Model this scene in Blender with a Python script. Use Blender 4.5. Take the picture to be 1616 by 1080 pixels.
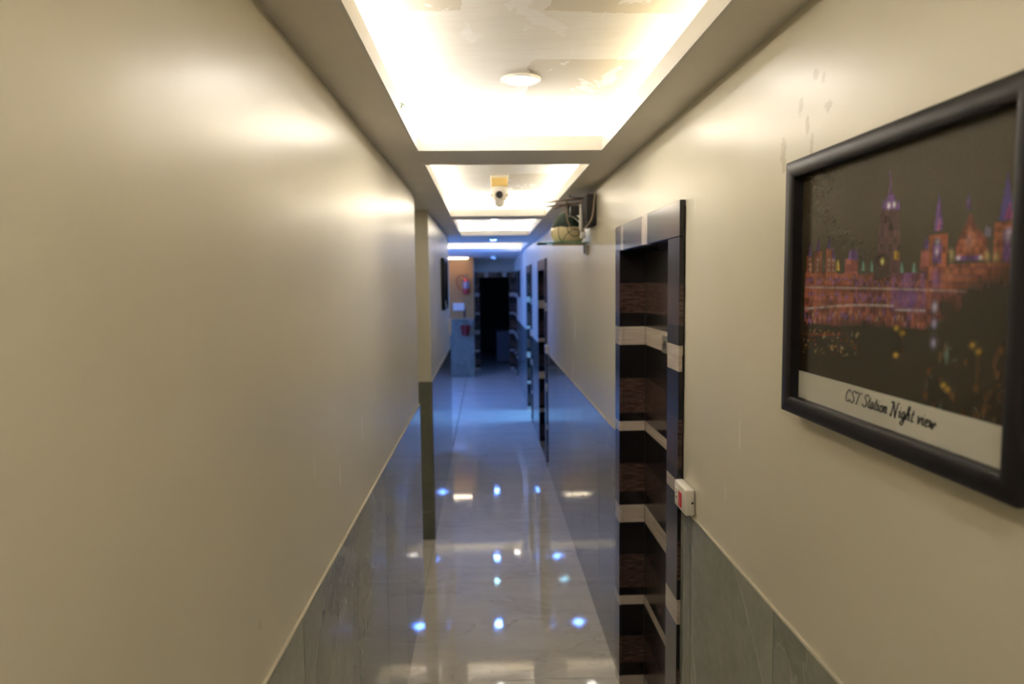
import bpy, bmesh, math, random
import numpy as np
from mathutils import Vector, Matrix
random.seed(7)
for o in list(bpy.data.objects): bpy.data.objects.remove(o)
C = bpy.context.scene.collection
SC = bpy.context.scene

# ------------------------------------------------ camera, world, exposure
XL, XR, ZW, ZC, ZU = -0.410, 0.617, 1.188, 2.430, 2.570
ZU1 = 2.575                    # the first two coves are deeper
YF, YB = -1.6, 15.3            # corridor ends
cd = bpy.data.cameras.new('camera'); cam = bpy.data.objects.new('camera', cd); C.objects.link(cam)
yaw, pit, rol = .0366, .0845, .0120
f = Vector((math.sin(yaw)*math.cos(pit), math.cos(yaw)*math.cos(pit), -math.sin(pit)))
r = Vector((math.cos(yaw), -math.sin(yaw), 0)); u = r.cross(f)
r2 = math.cos(rol)*r - math.sin(rol)*u; u2 = math.cos(rol)*u + math.sin(rol)*r
M = Matrix((r2, u2, -f)).transposed().to_4x4(); M.translation = (0, 0, 1.9)
cam.matrix_world = M
cd.sensor_width = 36; cd.lens = 36*1094.3/1616; cd.clip_start = .02
cd.dof.use_dof = True; cd.dof.focus_distance = 1.75; cd.dof.aperture_fstop = 2.8
SC.camera = cam
w = bpy.data.worlds.new('world'); SC.world = w; w.use_nodes = True
w.node_tree.nodes['Background'].inputs[0].default_value = (.02, .03, .05, 1)
w.node_tree.nodes['Background'].inputs[1].default_value = .1
vs = SC.view_settings
vs.view_transform = 'Standard'; vs.look = 'None'; vs.gamma = 1; vs.use_curve_mapping = False
vs.exposure = 2.2
# light levels
LED_WARM = (1.0, .955, .86); LED_STR = 6.3
COOL = (.16, .42, 1.0)
def area(name, loc, rot, sx, sy, power, col):
    l = bpy.data.lights.new(name, 'AREA'); l.shape = 'RECTANGLE'; l.size = sx; l.size_y = sy
    l.energy = power; l.color = col
    o = bpy.data.objects.new(name, l); o.location = loc; o.rotation_euler = rot; C.objects.link(o); return o
area('bedroom_window_light', (2.5, 9.9, 1.5), (0, math.radians(90), 0), 1.3, 1.4, 26, (.12, .40, 1.0))
area('lobby_blue_fill', (-2.45, 10.9, 1.5), (0, math.radians(-90), 0), 1.4, 2.6, 25, (.08, .22, 1.0))  # unseen cool area light added to turn the far floor blue

# ------------------------------------------------ materials
def mat(name, base=(.5,.5,.5), rough=.5, metal=0, coat=0, coat_rough=.05, emit=None, estr=0, spec=.5, trans=0, ior=1.5):
    m = bpy.data.materials.new(name); m.use_nodes = True
    b = m.node_tree.nodes['Principled BSDF']
    b.inputs['Base Color'].default_value = (*base, 1); b.inputs['Roughness'].default_value = rough
    b.inputs['Metallic'].default_value = metal; b.inputs['Coat Weight'].default_value = coat
    b.inputs['Coat Roughness'].default_value = coat_rough; b.inputs['Specular IOR Level'].default_value = spec
    b.inputs['Transmission Weight'].default_value = trans; b.inputs['IOR'].default_value = ior
    if emit: b.inputs['Emission Color'].default_value = (*emit, 1); b.inputs['Emission Strength'].default_value = estr
    return m
class N:
    def __init__(s, m): s.m = m; s.t = m.node_tree; s.b = s.t.nodes['Principled BSDF']
    def n(s, t, **k):
        x = s.t.nodes.new(t)
        for a, v in k.items(): setattr(x, a, v)
        return x
    def l(s, a, b): s.t.links.new(a, b)
    def val(s, sock, v):
        if isinstance(v, (int, float)): sock.default_value = v
        elif isinstance(v, tuple): sock.default_value = v if len(v) == 4 or len(v) == 3 and sock.type == 'VECTOR' else (*v, 1)
        else: s.l(v, sock)
    def math(s, op, a, b=0.0, c=None, clamp=False):
        x = s.n('ShaderNodeMath', operation=op, use_clamp=clamp); s.val(x.inputs[0], a); s.val(x.inputs[1], b)
        if c is not None: s.val(x.inputs[2], c)
        return x.outputs[0]
    def mix(s, fac, a, b, mode='MIX'):
        x = s.n('ShaderNodeMix', data_type='RGBA', blend_type=mode); s.val(x.inputs[0], fac); s.val(x.inputs[6], a); s.val(x.inputs[7], b)
        return x.outputs[2]
    def co(s, kind='Object'): return s.n('ShaderNodeTexCoord').outputs[kind]
    def xyz(s, v): x = s.n('ShaderNodeSeparateXYZ'); s.l(v, x.inputs[0]); return x.outputs
    def map(s, v, scale=(1,1,1), loc=(0,0,0), rot=(0,0,0)):
        x = s.n('ShaderNodeMapping'); s.l(v, x.inputs[0]); x.inputs[1].default_value = loc; x.inputs[2].default_value = rot; x.inputs[3].default_value = scale
        return x.outputs[0]
    def noise(s, v, scale, detail=4, rough=.5, dist=0):
        x = s.n('ShaderNodeTexNoise'); s.l(v, x.inputs['Vector']); x.inputs['Scale'].default_value = scale
        x.inputs['Detail'].default_value = detail; x.inputs['Roughness'].default_value = rough; x.inputs['Distortion'].default_value = dist
        return x.outputs[0]
    def ramp(s, v, stops):
        x = s.n('ShaderNodeValToRGB'); s.l(v, x.inputs[0]); e = x.color_ramp.elements
        while len(e) < len(stops): e.new(.5)
        for i, (p, c) in enumerate(stops):
            e[i].position = p; e[i].color = (*c, 1) if isinstance(c, tuple) else (c, c, c, 1)
        return x.outputs[0]
    def bump(s, h, st=.1, d=.01):
        x = s.n('ShaderNodeBump'); s.l(h, x.inputs['Height']); x.inputs['Strength'].default_value = st; x.inputs['Distance'].default_value = d
        s.l(x.outputs[0], s.b.inputs['Normal']); return x.outputs[0]

def paint_mat(name, base, marks=()):
    """satin emulsion paint; marks = (y, z, ry, rz, colour, strength): scuffs and stains at their place on the wall"""
    m = mat(name, base, .32, spec=.52); k = N(m); co = k.co()
    big = k.noise(co, 1.3, 3); fine = k.noise(co, 30, 4)
    col = k.mix(k.ramp(big, [(.3, 0.), (.7, 1.)]), tuple(c*.95 for c in base), tuple(min(1, c*1.04) for c in base))
    x, y, z = k.xyz(co)
    warp = k.noise(co, 70, 5, .75)
    for (my, mz, ry, rz, c, st) in marks:
        dy = k.math('DIVIDE', k.math('SUBTRACT', y, my), ry); dz = k.math('DIVIDE', k.math('SUBTRACT', z, mz), rz)
        d = k.math('ADD', k.math('MULTIPLY', dy, dy), k.math('MULTIPLY', dz, dz))
        d = k.math('ADD', d, k.math('MULTIPLY', k.math('SUBTRACT', warp, .47), 6.0))
        fac = k.math('MINIMUM', k.math('MULTIPLY', k.math('SUBTRACT', 1.0, d, clamp=True), 2.2), st)
        col = k.mix(fac, col, c)
    k.l(col, k.b.inputs['Base Color'])
    k.bump(k.math('ADD', k.math('MULTIPLY', big, 6.0), k.math('MULTIPLY', fine, .12)), .12, .01)
    return m
CREAM = (.68, .63, .50)
SC_W = (.93, .92, .88); ST = (.40, .33, .21)
rm = [(1.434, 2.156, .015, .035, ST, .55), (1.36, 2.235, .012, .016, ST, .5), (1.30, 2.28, .012, .012, ST, .5),
      (1.33, 2.19, .010, .02, ST, .6), (1.25, 2.21, .014, .012, ST, .55), (1.27, 2.265, .010, .012, ST, .5), (1.31, 2.15, .008, .025, ST, .45),
      (4.813, 1.57, .035, .10, SC_W, .9), (4.93, 1.27, .035, .07, SC_W, .9), (1.656, 1.52, .006, .06, SC_W, .35), (4.3, 1.47, .01, .02, SC_W, .6),
      (1.75, 1.35, .008, .03, SC_W, .25), (2.04, 2.12, .01, .02, SC_W, .3)]
lm = [(1.893, 1.37, .008, .05, SC_W, .55), (2.247, 1.43, .008, .05, SC_W, .55), (1.62, 1.47, .006, .03, SC_W, .3), (2.9, 1.5, .01, .03, SC_W, .4),
      (1.5, 1.2, .004, .03, SC_W, .3), (1.87, 1.45, .003, .02, SC_W, .5), (2.8, 1.35, .01, .04, SC_W, .35), (1.2, 1.3, .01, .01, ST, .3)]
m_wallR = paint_mat('cream_paint_right', CREAM, rm)
m_wallL = paint_mat('cream_paint_left', CREAM, lm)
m_wall = paint_mat('cream_paint', CREAM)
m_orange = paint_mat('ochre_paint', (.52, .25, .07))
m_soffit = mat('soffit_paint', (.86, .81, .72), .5); k = N(m_soffit)
nn = k.noise(k.co(), 3, 5, .6); k.l(k.ramp(nn, [(.3, (.83,.78,.69)), (.7, (.88,.83,.74))]), k.b.inputs['Base Color']); k.bump(nn, .1, .01)
m_trim = mat('white_gypsum_trim', (.80, .77, .72), .5)

def upper_mat():
    m = mat('patchy_plaster', (.7,.66,.58), .6); k = N(m); co = k.co()
    x, y, z = k.xyz(co)
    a = k.noise(co, 2.2, 6, .6, .5); e = k.noise(co, 5.0, 6, .65)
    wx = k.math('ADD', x, k.math('MULTIPLY', k.math('SUBTRACT', e, .5), .10)); wy = k.math('ADD', y, k.math('MULTIPLY', k.math('SUBTRACT', a, .5), .12))
    # bare board left between the skimmed joints: boards repeat along the corridor
    yy = k.math('FLOORED_MODULO', k.math('SUBTRACT', wy, 2.16), 1.10)
    inb = k.math('LESS_THAN', yy, .74)
    side_ = k.math('MAXIMUM', k.math('GREATER_THAN', wx, .155), k.math('MULTIPLY', k.math('LESS_THAN', wx, -.05), k.math('LESS_THAN', y, 1.9)))
    bare = k.math('MULTIPLY', inb, side_)
    col = k.mix(k.ramp(a, [(.35, 0.), (.7, 1.)]), (.80, .77, .72), (.72, .68, .61))
    col = k.mix(bare, col, (.60, .54, .43))
    sm = k.noise(k.map(co, (5, 2.2, 1), (0, 0, 0), (0, 0, .6)), 1.6, 5, .6, .6)
    col = k.mix(k.ramp(sm, [(.60, 0.), (.615, .8)]), col, (.82, .80, .77))
    st = k.noise(k.map(co, (1, 7, 1)), 7, 6, .7)
    col = k.mix(k.ramp(st, [(.45, 0.), (.8, .3)]), col, (.55, .49, .41))
    k.l(col, k.b.inputs['Base Color']); k.bump(a, .1, .004)
    return m
m_upper = upper_mat()

def marble(name, base, dark, vein, rough, scale=1.0, rot=(0,0,.5), vein_pos=.5, streak=(1,1,1), bumpv=.0, vw=.012, vfac=.6, tonev=.06):
    m = mat(name, base, rough, spec=.6); k = N(m)
    oi = k.n('ShaderNodeObjectInfo').outputs['Random']
    co = k.co(); off = k.n('ShaderNodeCombineXYZ'); q = k.math('MULTIPLY', oi, 37.0)
    for i in range(3): k.l(q, off.inputs[i])
    v = k.n('ShaderNodeVectorMath', operation='ADD'); k.l(co, v.inputs[0]); k.l(off.outputs[0], v.inputs[1]); v = v.outputs[0]
    v = k.map(v, streak, (0,0,0), rot)
    cloud = k.noise(v, 2.0*scale, 7, .6, .8)
    col = k.mix(k.ramp(cloud, [(.3, 0.), (.7, 1.)]), dark, base)
    fine = k.noise(v, 24*scale, 6, .65)
    col = k.mix(k.ramp(fine, [(.35, 0.), (.8, .25)]), col, vein)
    vn = k.noise(v, .9*scale, 5, .5, 1.6)
    dd = k.math('ABSOLUTE', k.math('SUBTRACT', vn, vein_pos))
    vv = k.math('MULTIPLY', k.math('SUBTRACT', 1.0, k.math('DIVIDE', dd, vw), clamp=True), vfac)
    side = k.math('MULTIPLY', k.math('GREATER_THAN', vn, vein_pos), .13)
    col = k.mix(side, col, vein); col = k.mix(vv, col, vein)
    tone = k.n('ShaderNodeHueSaturation'); k.l(k.math('MULTIPLY_ADD', oi, tonev, 1-tonev/2), tone.inputs['Value']); k.l(col, tone.inputs['Color']); col = tone.outputs[0]
    k.l(col, k.b.inputs['Base Color'])
    if bumpv: k.bump(k.noise(co, 1.4, 1), bumpv, .01)
    return m
m_wains = marble('grey_green_marble_tile', (.255,.265,.21), (.17,.18,.145), (.45,.44,.35), .055, 1.2, (.5, .2, .3), vw=.006, vfac=.4, tonev=.3)
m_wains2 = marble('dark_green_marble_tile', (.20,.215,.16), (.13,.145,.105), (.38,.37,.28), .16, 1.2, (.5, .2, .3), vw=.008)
m_floor = marble('beige_marble_tile', (.82,.77,.68), (.73,.68,.59), (.50,.43,.33), .045, 1.0, (0,0,-.25), streak=(1, 3.2, 1), vw=.010, vfac=.55)
m_grout = mat('grout', (.16, .13, .10), .8); m_grout_w = mat('tile_grout', (.05, .05, .042), .8)
m_caulk = mat('cream_edge_filler', (.55, .50, .38), .5)

def laminate(name, stripes_x=None):
    """dark striped door laminate; white and brown bands repeat up the door (local z) or along the header (local x)"""
    m = mat(name, (.02,.015,.015), .22, spec=.45, coat=.12, coat_rough=.12); k = N(m); co = k.co(); x, y, z = k.xyz(co)
    if stripes_x is None:
        g = k.map(co, (3, 3, 60)); white_l = None
        def per(center, period, top, bot):       # 1 inside [center-bot, center+top]
            q = k.math('FLOORED_MODULO', k.math('ADD', k.math('SUBTRACT', z, center), bot), period)
            return k.math('LESS_THAN', q, top+bot)
        white = k.math('MAXIMUM', per(1.658, .823, .041, .041), per(1.245, .823, .022, .022))
        brown = k.math('MAXIMUM', per(1.828, .823, .066, .066), per(1.385, .823, .08, .08))
    else:
        g = k.map(co, (60, 3, 3))
        white = None
        for c, hw in stripes_x:
            q = k.math('LESS_THAN', k.math('ABSOLUTE', k.math('SUBTRACT', x, c)), hw)
            white = q if white is None else k.math('MAXIMUM', white, q)
        brown = k.math('LESS_THAN', k.math('FLOORED_MODULO', k.math('ADD', x, .13), .43), .22)
    gr = k.noise(g, 1.5, 6, .65); gr2 = k.noise(g, 6, 5, .7)
    dark = k.mix(k.ramp(gr, [(.3, 0.), (.7, 1.)]), (.006,.005,.006), (.016,.013,.013))
    brn = k.mix(k.ramp(gr2, [(.42, 0.), (.66, 1.)]), (.026,.014,.012), (.16,.10,.08))
    wht = k.mix(k.ramp(gr, [(.3, 0.), (.7, 1.)]), (.44,.37,.30), (.62,.54,.46))
    col = k.mix(brown, dark, brn); col = k.mix(white, col, wht)
    k.l(col, k.b.inputs['Base Color'])
    return m
m_lam = laminate('striped_laminate')
m_lamh = laminate('striped_laminate_header', [(.05, .045), (-.38, .024)])
m_lamhb = laminate('striped_laminate_header_back', [(-.17, .04), (.23, .04)])
m_black = mat('black_moulding', (.008, .007, .009), .45, spec=.35); m_blackm = mat('black_plastic', (.015,.015,.017), .45)
m_dark = mat('dark_gap', (.01,.01,.01), .8)
m_white = mat('white_plastic', (.78,.74,.66), .35); m_red = mat('red_plastic', (.62,.03,.04), .3)
m_steel = mat('brushed_metal', (.42,.40,.37), .35, metal=.9); m_brass = mat('brass', (.6,.45,.2), .3, metal=1)
def glow(name, col, st): return mat(name, (.8,.8,.8), .5, emit=col, estr=st)
m_led = glow('warm_led', LED_WARM, LED_STR); m_led3 = glow('dimmer_led', (1, .96, .90), LED_STR*.5); m_led4 = glow('far_led', (1, .97, .92), LED_STR*.22); m_led2 = glow('warm_led_weak', (1, .88, .64), LED_STR*.5)
m_ledc = glow('neutral_led', (1.0, .965, .91), LED_STR*1.15)

# ------------------------------------------------ mesh helpers
def add_box(bm, x0, x1, y0, y1, z0, z1, bev=0, seg=1):
    vs_ = [bm.verts.new(p) for p in ((x0,y0,z0),(x1,y0,z0),(x1,y1,z0),(x0,y1,z0),(x0,y0,z1),(x1,y0,z1),(x1,y1,z1),(x0,y1,z1))]
    fs = [bm.faces.new([vs_[i] for i in q]) for q in ((0,3,2,1),(4,5,6,7),(0,1,5,4),(1,2,6,5),(2,3,7,6),(3,0,4,7))]
    if bev:
        es = list({e for f_ in fs for e in f_.edges})
        bmesh.ops.bevel(bm, geom=es, offset=bev, segments=seg, affect='EDGES', profile=.5)
def add_lathe(bm, prof, seg=32, M_=None):
    """prof = [(r, z)...] about z"""
    rings = []
    for (r_, z_) in prof:
        if r_ < 1e-6: rings.append([bm.verts.new((0, 0, z_))])
        else: rings.append([bm.verts.new((r_*math.cos(2*math.pi*i/seg), r_*math.sin(2*math.pi*i/seg), z_)) for i in range(seg)])
    for a, b in zip(rings[:-1], rings[1:]):
        for i in range(seg):
            j = (i+1) % seg
            if len(a) == 1 and len(b) == 1: continue
            if len(a) == 1: bm.faces.new((a[0], b[j], b[i]))
            elif len(b) == 1: bm.faces.new((a[i], a[j], b[0]))
            else: bm.faces.new((a[i], a[j], b[j], b[i]))
    if M_ is not None:
        for rg in rings:
            for v in rg: v.co = M_ @ v.co
def add_tube(bm, pts, rad, seg=10):
    pts = [Vector(p) for p in pts]; rings = []
    up = Vector((0.13, .21, .97)).normalized()
    for i, p in enumerate(pts):
        t = (pts[min(i+1, len(pts)-1)] - pts[max(i-1, 0)]).normalized()
        a = t.cross(up)
        if a.length < .1: a = t.cross(Vector((1, 0, 0)))
        a.normalize(); b = t.cross(a).normalized()
        rr = rad[i] if isinstance(rad, (list, tuple)) else rad
        rings.append([bm.verts.new(p + rr*(math.cos(2*math.pi*j/seg)*a + math.sin(2*math.pi*j/seg)*b)) for j in range(seg)])
    for a, b in zip(rings[:-1], rings[1:]):
        for j in range(seg): bm.faces.new((a[j], a[(j+1) % seg], b[(j+1) % seg], b[j]))
    bm.faces.new(rings[0][::-1]); bm.faces.new(rings[-1])
def smooth_path(pts, n=8):
    P = [Vector(p) for p in pts]; P = [2*P[0]-P[1]] + P + [2*P[-1]-P[-2]]; out = []
    for i in range(1, len(P)-2):
        for j in range(n):
            t = j/n; a, b, c, d = P[i-1:i+3]
            out.append(.5*((2*b)+(c-a)*t+(2*a-5*b+4*c-d)*t*t+(3*b-a-3*c+d)*t**3))
    out.append(P[-2]); return out
def obj(name, bm, m, parent=None, smooth=False, loc=None, kind=None):
    bmesh.ops.recalc_face_normals(bm, faces=bm.faces[:])
    me = bpy.data.meshes.new(name); bm.to_mesh(me); bm.free()
    for mm in (m if isinstance(m, (list, tuple)) else [m]): me.materials.append(mm)
    if smooth:
        for p in me.polygons: p.use_smooth = True
        me.set_sharp_from_angle(angle=math.radians(40))
    o = bpy.data.objects.new(name, me); C.objects.link(o)
    if parent: o.parent = parent
    if loc: o.location = loc
    if kind: o['kind'] = kind
    return o
def boxes(name, bs, m, parent=None, kind=None, bev=0, loc=None):
    bm = bmesh.new()
    for b in bs: add_box(bm, *b, bev=bev)
    return obj(name, bm, m, parent, kind=kind, loc=loc)
def struct(name, bs, m, label, bev=0):
    o = boxes(name, bs, m, kind='structure', bev=bev); o['label'] = label; return o
def thing(name, label, cat, loc=(0,0,0), rotz=0, group=None):
    o = bpy.data.objects.new(name, None); o.empty_display_size = .05; C.objects.link(o); o.location = loc; o.rotation_euler = (0, 0, rotz)
    o['label'] = label; o['category'] = cat
    if group: o['group'] = group
    return o
def tag(o, label, cat, group=None):
    o['label'] = label; o['category'] = cat
    if group: o['group'] = group
    return o
def dup(root, name, loc, rotz=None):
    r_ = root.copy(); r_.name = name; C.objects.link(r_); r_.location = loc
    if rotz is not None: r_.rotation_euler = (0, 0, rotz)
    for ch in list(root.children):
        c = ch.copy(); C.objects.link(c); c.parent = r_
        for g in ch.children:
            d = g.copy(); C.objects.link(d); d.parent = c
    return r_

# ------------------------------------------------ floor
LX = -2.6
flo = struct('floor', [(LX-.2, 3.2, YF-.2, 19, -.10, -.004)], m_grout, 'polished beige marble tiled corridor floor with dark joints')
def ftile(x0, x1, y0, y1):
    g = .0012
    bm = bmesh.new(); add_box(bm, x0+g, x1-g, y0+g, y1-g, -.010, 0, bev=.0007)
    obj('tile', bm, m_floor, flo)
y = 3.177 - 5*1.13
while y < 18.9:
    y0, y1 = max(y, YF), min(y+1.13, 19)
    ftile(XL, XR+.0, y0, y1)
    y += 1.13
for y0, y1 in ((4.11, 5.05),): ftile(XL-1.1, XL, y0, y1)
y = 7.8
while y < 14.05:
    y1 = min(y+1.05, 14.1)
    for x0 in (LX, LX+1.09): ftile(x0, min(x0+1.09, XL), y, y1)
    y = y1
for y0 in (8.6, 9.73, 10.86): ftile(XR, XR+1.1, y0, y0+1.13); ftile(XR+1.1, XR+2.2, y0, y0+1.13)

# ------------------------------------------------ walls
T = .16; ZG = 2.406; G = .009     # shadow gap under the soffit starts at ZG
def wallx(name, x, side, segs, m, label):
    """wall facing the corridor at plane x; side=-1 left wall (body extends to -x), +1 right"""
    bs = []
    for (y0, y1, z0, z1) in segs:
        a, b = sorted((x, x+side*T)); zt = min(z1, ZG)
        bs.append((a, b, y0, y1, z0, zt))
        if z1 > ZG:
            a2, b2 = sorted((x+side*G, x+side*T)); bs.append((a2, b2, y0, y1, ZG, 2.69))
    return struct(name, bs, m, label)
DOORS = [2.135, 7.0, 9.31, 13.75]          # near edges of the four right-hand door frames
DW = 1.065
segs = []; y = YF
for d in DOORS:
    segs.append((y, d+.03, -.05, 2.6)); segs.append((d+.03, d+DW-.03, 2.11, 2.6)); y = d+DW-.03
segs.append((y, YB, -.05, 2.6))
wr = wallx('wall_right', XR, 1, segs, m_wallR, 'cream painted right wall of the corridor, with the doors')
wl = wallx('wall_left', XL, -1, [(YF, 4.105, -.05, 2.6)], m_wallL, 'cream painted near left wall of the corridor')
wl2 = wallx('wall_left', XL, -1, [(5.06, 7.8, -.05, 2.6)], m_wall, 'cream painted left wall stretch beyond the side opening')
wn = struct('wall_left', [(-1.6, XL-T, 5.06, 5.22, -.05, 2.69), (-1.6, XL-T, 3.95, 4.105, -.05, 2.69), (-1.7, -1.5, 4.0, 5.2, -.05, 2.69)], m_wall, 'cream walls of the side opening on the left')
wlob = struct('wall_lobby', [(LX-.16, LX, 7.64, 14.26, -.05, 2.69), (LX, XL-T, 7.64, 7.8, -.05, 2.69)], m_wall, 'cream walls of the lobby opening left')
wo = struct('wall_ochre', [(LX, -.25, 14.1, 14.26, -.05, 2.69)], m_orange, 'ochre painted wall end with the fire extinguisher')
wos = struct('wall_left', [(-.41, -.25, 14.26, YB, -.05, 2.69)], m_wall, 'cream side wall beside the ochre wall')
wf = struct('wall_front', [(XL-T, XR+T, YF-.15, YF, -.05, 2.69)], m_wall, 'cream wall closing the corridor behind the camera')
BX0, BX1 = -.25, .617
wb = struct('wall_back', [(XL, BX0+.08, YB, YB+.15, -.05, 2.69), (BX1-.08, XR+T, YB, YB+.15, -.05, 2.69), (BX0+.08, BX1-.08, YB, YB+.15, 2.11, 2.62)], m_wall, 'cream end wall over the dark doorway')
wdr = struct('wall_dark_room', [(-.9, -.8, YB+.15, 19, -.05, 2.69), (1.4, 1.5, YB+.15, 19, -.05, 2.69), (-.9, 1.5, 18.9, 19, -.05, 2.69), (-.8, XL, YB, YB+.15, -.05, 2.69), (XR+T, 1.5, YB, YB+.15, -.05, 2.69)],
             mat('dark_room_shade', (.03, .03, .035), .6), 'unlit walls of the room behind the end doorway')  # near-black base colour stands in for the darkness of the room
wbed = struct('wall_bedroom', [(XR+T, 2.9, 8.45, 8.6, -.05, 2.69), (XR+T, 2.9, 12.0, 12.15, -.05, 2.69), (2.75, 2.9, 8.6, 12.0, -.05, 2.69)], m_wall, 'walls of the bedroom behind the third door')

# wainscot tiles: parts of their wall
TD = .007
def wains_x(parent, x, side, y0, y1, j0, m=m_wains):
    bs = [y0]; y = j0
    while y < y1-.02:
        if y > y0+.02: bs.append(y)
        y += .6
    bs.append(y1)
    for a, b in zip(bs[:-1], bs[1:]):
        bm = bmesh.new(); xa, xb = sorted((x-side*TD, x+side*.002))
        add_box(bm, xa, xb, a+.0019, b-.0019, .0005, ZW, bev=.0008)
        obj('tile', bm, m, parent)
    xa, xb = sorted((x-side*(TD-.001), x-side*.0002))
    boxes('edge_filler', [(xa, xb, y0, y1, ZW-.001, ZW+.004)], m_caulk, parent)
    xa, xb = sorted((x-side*(TD-.003), x-side*.0002))
    boxes('joint_filler', [(xa, xb, y0+.001, y1-.001, .0, ZW-.002)], m_grout_w, parent)
def wains_y(parent, yp, x0, x1, j0, m):
    """wall facing -y"""
    bs = [x0]; x = j0
    while x < x1-.02:
        if x > x0+.02: bs.append(x)
        x += .6
    bs.append(x1)
    for a, b in zip(bs[:-1], bs[1:]):
        bm = bmesh.new(); add_box(bm, a+.001, b-.001, yp-TD, yp+.002, .0005, ZW, bev=.0008)
        obj('tile', bm, m, parent)
    boxes('edge_filler', [(x0, x1, yp-TD+.001, yp, ZW-.001, ZW+.004)], m_caulk, parent)
wains_x(wl, XL, -1, YF, 4.105, YF+.05)
wains_x(wl2, XL, -1, 5.06, 7.8, 5.65)
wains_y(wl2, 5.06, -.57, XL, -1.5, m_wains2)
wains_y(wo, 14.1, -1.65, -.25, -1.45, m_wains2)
wains_x(wos, -.25, -1, 14.1, YB, 14.7)
rj = [(YF, DOORS[0], -1.58)] + [(a+DW, b, a+DW+.54) for a, b in zip(DOORS[:-1], DOORS[1:])] + [(DOORS[-1]+DW, YB, 20)]
for (a, b, j) in rj: wains_x(wr, XR, 1, a, b, j)
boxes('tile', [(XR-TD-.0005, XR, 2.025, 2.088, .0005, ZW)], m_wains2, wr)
# corner edge of the left wall end
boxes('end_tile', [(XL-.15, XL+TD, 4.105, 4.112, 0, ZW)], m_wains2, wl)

# ------------------------------------------------ ceiling: dropped soffit with four lit coves
CX0, CX1 = -.264, .475
COVES = [(CX0, CX1, -.9, 2.815), (CX0, CX1, 3.14, 5.50), (CX0, CX1, 5.80, 7.68), (-2.3, .57, 9.12, 11.40)]
sx0, sx1, sy0, sy1 = LX-.1, XR+.1, YF-.1, YB+.1
bs = []; y = sy0
for (a, b, c, d) in COVES:
    bs.append((sx0, sx1, y, c, ZC, ZC+.018)); bs.append((sx0, a, c, d, ZC, ZC+.018)); bs.append((b, sx1, c, d, ZC, ZC+.018)); y = d
bs.append((sx0, sx1, y, sy1, ZC, ZC+.018))
for (a, b, c, d) in COVES:      # side walls of each recess
    e = .13; er = min(e, XR-b-.004); zu = ZU1 if c < 5 else ZU
    bs += [(a-e-.01, a-e, c-e, d+e, ZC+.018, zu), (b+er, b+er+.01, c-e, d+e, ZC+.018, zu), (a-e, b+er, c-e-.01, c-e, ZC+.018, zu), (a-e, b+er, d+e, d+e+.01, ZC+.018, zu)]
ceil = struct('ceiling', bs, m_soffit, 'beige painted dropped ceiling border around the lit coves')
ceil2 = struct('ceiling', [(sx0, sx1, sy0, 5.64, ZU1, ZU1+.05), (sx0, sx1, 5.64, sy1, ZU, ZU1+.05), (-1, 3, YB+.1, 19, 2.5, 2.6), (XR+.1, 3, 8.4, 12.2, 2.5, 2.6)], m_upper, 'patchy white and beige plaster inside the ceiling coves')
for i, (a, b, c, d) in enumerate(COVES):
    bm = bmesh.new()
    def ring(o0, o1, z0, z1):     # frame from offset o0 to o1 outside the opening
        add_box(bm, a-o1, a-o0, c-o1, d+o1, z0, z1); add_box(bm, b+o0, b+o1, c-o1, d+o1, z0, z1)
        add_box(bm, a-o0, b+o0, c-o1, c-o0, z0, z1); add_box(bm, a-o0, b+o0, d+o0, d+o1, z0, z1)
    ring(-.0022, .010, ZC+.0055, ZC+.055); ring(-.0008, .010, ZC+.003, ZC+.0055); ring(-.004, .006, ZC-.003, ZC+.003)
    o = obj('trim_%d' % (i+1), bm, m_trim); o['kind'] = 'structure'
    o['label'] = ['white gypsum lip around the nearest ceiling cove', 'white gypsum lip around the cove with the camera', 'white gypsum lip around the third cove', 'white gypsum lip around the far wide cove'][i]
boxes('trim_5', [(XL-.004, XL+.0, 7.8, 7.803, ZW, 2.4)], m_trim, kind='structure')['label'] = 'pale corner edge where the left wall ends'
# LED strips lying in the recess behind each lip
pos = ['nearest', 'second', 'third', 'far wide']
for i, (a, b, c, d) in enumerate(COVES):
    for side in ('left', 'right', 'near', 'far'):
        if i == 3 and side == 'right': continue
        z0, z1 = ZC+.030, ZC+.054; o_ = .085 if (b < .5 or side != 'right') else .028
        if side == 'far': z0, z1, o_ = ZC+.042, ZC+.074, .05
        if side == 'left': bx = (a-o_-.008, a-o_, c, d, z0, z1)
        elif side == 'right': bx = (b+o_, b+o_+.008, c, d, z0, z1)
        elif side == 'near': bx = (a, b, c-o_-.008, c-o_, z0, z1)
        else: bx = (a, b, d+o_, d+o_+.008, z0, z1)
        mm = m_led2 if (side == 'right' and i == 0) else (m_ledc if i == 0 else m_led if i == 1 else m_led3 if i == 2 else m_led4)
        t = boxes('led_strip', [bx], mm)
        tag(t, 'glowing LED strip hidden behind the %s lip of the %s ceiling cove' % (side, pos[i]), 'light', 'LED strips in the ceiling coves')

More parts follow.
